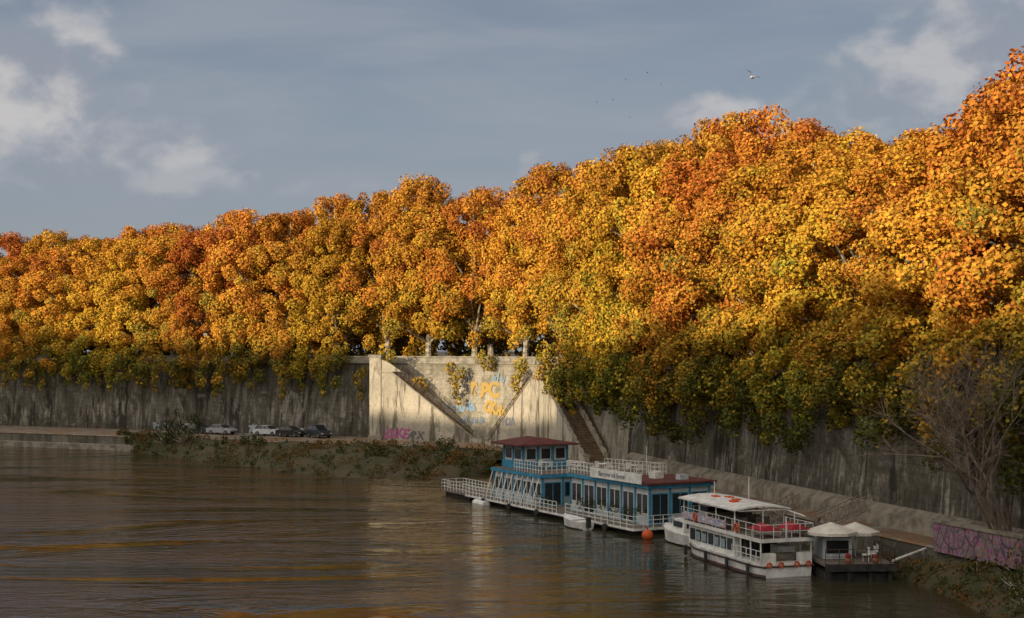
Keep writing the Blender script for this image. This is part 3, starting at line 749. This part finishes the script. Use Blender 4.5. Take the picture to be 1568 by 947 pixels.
for x,y in ((11.9,.7),(11.9,3.2)): B.box('bulwark',m_white,11.85,12.2,y-.45,y+.45,.85,1.45)
B.rail('aft_rail',m_white,(8.4,.1,.86),(12.15,.15,.86),.75,.6,.03,2)
# upper rail w/ banners
B.rail('upper_rail',m_white,(1.0,.12,2.37),(12.1,.12,2.37),.85,.9,.025,2); B.rail('upper_rail',m_white,(12.1,.12,2.37),(12.1,3.78,2.37),.85,.9,.025,2)
B.rail('upper_rail',m_white,(1.0,3.78,2.37),(12.1,3.78,2.37),.85,.9,.025,2); B.rail('upper_rail',m_white,(1.0,.12,2.37),(1.0,3.78,2.37),.85,.9,.025,2)
m_ban,t,b=newmat('rail_banner'); oc=t.coord('Object'); t.put(b.inputs['Base Color'],t.ramp(t.noise(t.mapping(oc,(1.2,1,3)),1.4,2,.5),[(.38,(.65,.65,.66)),(.47,(.12,.12,.30)),(.53,(.65,.65,.66)),(.6,(.4,.06,.08)),(.66,(.6,.6,.62))]))
B.box('rail_banner',m_ban,1.4,7.6,.05,.075,2.5,3.0)
B.box('wheelhouse',m_white,1.6,3.0,1.1,2.8,2.385,3.55); B.box('wheelhouse_glass',m_glass,1.8,3.04,1.06,2.84,2.95,3.35)
for x in (4.2,5.4,6.6,7.8):
    for y in (1.0,2.6): B.box('deck_benches',m_deck,x,x+.4,y-.5,y+.5,2.385,2.8); B.box('deck_bench_backs',m_deck,x,x+.08,y-.5,y+.5,2.8,3.2)
# canopy
for x in (1.2,3.6,6.0,8.6):
    for y in (.2,3.7): B.tube('canopy_posts',m_white,(x,y,2.3),(x,y,3.78),.05,n=6)
vs=[];fs=[]; m=8
for x in (.8,9.1):
    for zz in (0,.10):
        for k in range(m+1):
            f=k/m; vs.append((x,-.05+4.0*f,3.75+zz+.22*math.sin(math.pi*f)))
q=m+1
for k in range(m):
    fs+=[(k,k+1,2*q+k+1,2*q+k),(q+k,q+k+1,3*q+k+1,3*q+k),(k,k+1,q+k+1,q+k),(2*q+k,2*q+k+1,3*q+k+1,3*q+k)]
fs+=[(0,q,3*q,2*q),(m,q+m,3*q+m,2*q+m)]
B.poly('canopy',m_white,vs,fs)
m_crim=M('crimson_canvas',(.36,.02,.035),(.24,.015,.025),4,.85)
for i,(x,y) in enumerate(((3.2,1.6),(4.0,2.2),(5.6,1.9),(6.4,1.3))):
    B.box('life_rafts',m_orange,x-.3,x+.3,y-.22,y+.22,3.98,4.14)
for y in (.2,2.2):
    B.poly('red_covers',m_crim,[(10.3,y,2.85),(12.1,y,2.85),(12.1,y+1.4,2.85),(10.3,y+1.4,2.85),(10.6,y+.7,3.2),(11.8,y+.7,3.2)],[(0,1,5,4),(1,2,5),(2,3,4,5),(3,0,4),(3,2,1,0)])
    for dx in (10.5,11.9): B.tube('cover_legs',m_white,(dx,y+.2,2.38),(dx,y+.2,2.88),.03,n=4)
for x,y in ((9.9,3.75),(9.0,2.0),(12.0,1.95)): B.tube('frame_posts',m_white,(x,y,2.38),(x,y,3.7),.04,n=5)
B.tube('frame_posts',m_white,(9.0,3.75,3.7),(11.2,3.75,3.55),.04,n=5); B.tube('frame_posts',m_white,(9.0,.2,3.74),(9.0,3.75,3.74),.04,n=5)
B.tube('mast',m_white,(7.2,1.95,3.9),(7.2,1.95,5.7),.03,n=5); B.tube('mast',m_white,(2.3,1.95,3.9),(2.3,1.95,5.0),.03,n=5)
def ring(part,mat,c,R,r,axis):
    pts=[]
    for i in range(13):
        a=2*math.pi*i/12; pts.append((c[0]+(R*math.cos(a) if axis=='y' else 0),c[1]+(R*math.cos(a) if axis=='x' else 0),c[2]+R*math.sin(a)))
    for a_,b_ in zip(pts,pts[1:]): B.tube(part,mat,a_,b_,r,n=5)
for y in (.6,1.4,2.5,3.3): ring('lifebuoys',m_orange,(12.38,y,.78),.15,.055,'x')
for x in (3.3,9.2): ring('lifebuoys',m_orange,(x,.0,2.75),.24,.07,'y')
for x in (2.2,5.2,8.2,11): B.tube('fenders',m_dark,(x,-.16,.1),(x,-.16,.75),.12,n=8)
B.done(.0)

# ------------------------------------------------------------ landing pontoon + gangway
P=Asm('landing_pontoon',(18.9,85.6,0),math.atan2(.06,1))
P.box('deck',m_deck,0,4.3,0,6.2,.85,1.02); 
for x in (.3,1.5,2.8,4.0):
    for y in (.25,3,5.9): P.tube('piles',m_dark,(x,y,-1),(x,y,1.0),.17,n=8)
P.box('floats',m_dark,.1,4.2,.4,6,-.4,.45); P.box('edge_beam',m_dark,-.05,4.35,-.08,-.002,.6,1.05)
P.rail('rails',m_iron,(0,.1,1.02),(4.25,.1,1.02),.9,.85,.03,2); P.rail('rails',m_iron,(4.25,.1,1.02),(4.25,4,1.02),.9,.85,.03,2)
P.box('kiosk',m_paleb,.5,2.3,2.4,4.6,1.022,2.3); P.box('kiosk_window',m_glass,.7,2.1,2.36,2.41,1.35,2.15)
m_canv=M('cream_canvas',(.66,.64,.56),(.54,.51,.45),2,.8)
for (cx,cy,r_,zb) in ((1.0,2.4,1.6,2.75),(2.9,3.6,1.5,2.6)):
    q=8; vs=[(cx+r_*math.cos(2*math.pi*k/q+.39),cy+r_*math.sin(2*math.pi*k/q+.39),zb) for k in range(q)]+[(cx,cy,zb+.55)]+[(cx+r_*math.cos(2*math.pi*k/q+.39),cy+r_*math.sin(2*math.pi*k/q+.39),zb-.18) for k in range(q)]
    P.poly('parasol_canvas',m_canv,vs,[(k,(k+1)%q,8) for k in range(q)]+[(k,(k+1)%q,9+(k+1)%q,9+k) for k in range(q)])
    P.tube('parasol_poles',m_white,(cx,cy,1.0),(cx,cy,zb+.5),.04,n=6)
for x,y in ((3.3,1.6),(3.7,2.4),(2.8,1.2)):
    P.box('chairs',m_white,x-.2,x+.2,y-.2,y+.2,1.42,1.47); P.box('chairs',m_white,x+.18,x+.21,y-.2,y+.2,1.47,1.9)
    for dx in (-.17,.17): P.tube('chair_legs',m_white,(x+dx,y,1.02),(x+dx,y,1.42),.025,n=4)
P.ball('flower_pots',m_pot,(1.5,.5,1.2),.2); P.ball('flowers',m_crim,(1.5,.5,1.45),.18); P.ball('flower_pots',m_pot,(3.2,.5,1.2),.2); P.ball('flowers',m_crim,(3.2,.5,1.42),.15)
P.done()
def gangway(name,a,b_,wd_=1.0,hh=.9):
    G=Asm(name); a=Vector(a); b_=Vector(b_); d=(b_-a); side=Vector((-d.y,d.x,0)).normalized()*wd_/2; up=Vector((0,0,hh)); n=7
    mg=M('gangway_steel',(.30,.27,.23),(.18,.12,.08),4,.6,.4)
    for sg in (-1,1):
        A0=a+side*sg; B0=b_+side*sg
        G.tube('chords',mg,A0,B0,.06,n=5); G.tube('chords',mg,A0+up,B0+up,.045,n=5)
        for i in range(n+1):
            p=A0.lerp(B0,i/n); G.tube('uprights',mg,p,p+up,.03,n=4)
            if i<n: G.tube('diagonals',mg,p,A0.lerp(B0,(i+1)/n)+up,.025,n=4)
    for i in range(25):
        p=a.lerp(b_,i/24); G.tube('treads',mg,p-side,p+side,.05,n=4)
    G.done()
gangway('gangway',(19.6,92.5,2.2),(22.9,93.0,3.5))
gangway('gangway',(17.4,100.5,1.4),(20.3,101.8,2.9),.8,.8)
G=Asm('mooring_boom'); G.tube('boom',m_white,(23.0,86.4,1.1),(26.6,88.2,2.0),.08,.06,8); G.tube('bracket',m_iron,(23.0,86.4,.9),(23.0,86.4,1.5),.09,n=6); G.done()
for (x,y) in ((20.9,97),(22.2,93.2),(18.2,106)):
    G=Asm('mooring_bollard',(x,y,1.9)); G.tube('post',m_iron,(0,0,0),(0,0,.5),.14,.11,10); G.tube('cap',m_iron,(0,0,.5),(0,0,.62),.2,.17,10); G.done()

# ------------------------------------------------------------ birds
m_bw=M('gull_white',(.7,.7,.7),(.5,.5,.52)); m_bd=M('bird_dark',(.05,.05,.05))
def bird(name,x,y,z,span,mt,mt2,tilt):
    A=Asm(name,(x,y,z),tilt); s=span
    A.ball('body',mt,(0,0,0),.09*s,(2.6,1,1),6); A.ball('head',mt,(.25*s,0,.03*s),.06*s,(1,1,1),6)
    A.poly('tail',mt,[(-.2*s,-.03*s,0),(-.2*s,.03*s,0),(-.36*s,.08*s,0),(-.36*s,-.08*s,0)],[(0,1,2,3)])
    A.tube('beak',m_orange,(.30*s,0,.03*s),(.37*s,0,.01*s),.02*s,.005*s,5)
    for g in (-1,1):
        A.poly('wings',mt,[(.12*s,g*.05*s,.03*s),(-.10*s,g*.05*s,.03*s),(-.08*s,g*.26*s,.20*s),(.14*s,g*.26*s,.20*s)],[(0,1,2,3)])
        A.poly('wing_tips',mt2,[(.14*s,g*.26*s,.20*s),(-.08*s,g*.26*s,.20*s),(-.14*s,g*.52*s,.24*s)],[(0,1,2)])
    A.root.rotation_euler=(math.radians(35),math.radians(-10),tilt); A.done()
bird('seagull',15.2,90,31.2,1.1,m_bw,m_bd,1.0)
for x,y,z in [(16.8,210,53.8),(20.2,212,55.2),(22.0,210,53.0),(25.0,208,53.1),(14.6,206,50.1),(12.7,213,51.0),(17.6,213,48.7)]:
    bird('bird',x,y,z,.42,m_bd,m_bd,random.uniform(0,6))

# ------------------------------------------------------------ opposite bank (out of frame, shades the river)
m_ochre=M('ochre_stucco',(.36,.22,.11),(.28,.17,.09),.3,.9)
def uv2(u,v): return ((u-v)*.7071,(u+v)*.7071)
A=Asm('opposite_embankment',(*uv2(-22,0),0),math.radians(135))
A.box('wall',m_wall,-60,420,0,2,-1,12.9)
A.box('street',m_asph,-60,420,2.003,60,-1,12.0); A.done()
v0=-40
while v0<360:
    wd_=random.uniform(11,19)
    if v0<112<v0+wd_: wd_=112-v0
    if v0<152<v0+wd_: wd_=152-v0
    vm=v0+wd_/2; gap=(112<=vm<=152)
    hh=float(np.interp(vm,[0,42,80,115,200],[22.5,23.3,25.8,27.3,27.8]))+random.uniform(-1.6,1.6)
    if gap: hh=18.8
    A=Asm('apartment_building',(*uv2(-34+random.uniform(-.4,.4),v0),12),math.radians(135))
    A.box('walls',m_ochre,-.15,wd_+.15,0,14,0,hh); A.box('cornice',m_cop,-.2,wd_+.2,-.6,14.6,hh+.002,hh+.7)
    for fl in range(int(hh//4)):
        for k in range(int(wd_//3.2)):
            x=1.6+k*3.2; A.box('windows',m_glass,x-.55,x+.55,-.03,.02,fl*4+1.2,fl*4+3.1); A.box('shutters',m_paleb,x-1.1,x-.6,-.07,.0,fl*4+1.2,fl*4+3.1); A.box('shutters',m_paleb,x+.6,x+1.1,-.07,.0,fl*4+1.2,fl*4+3.1)
    A.done(); v0+=wd_
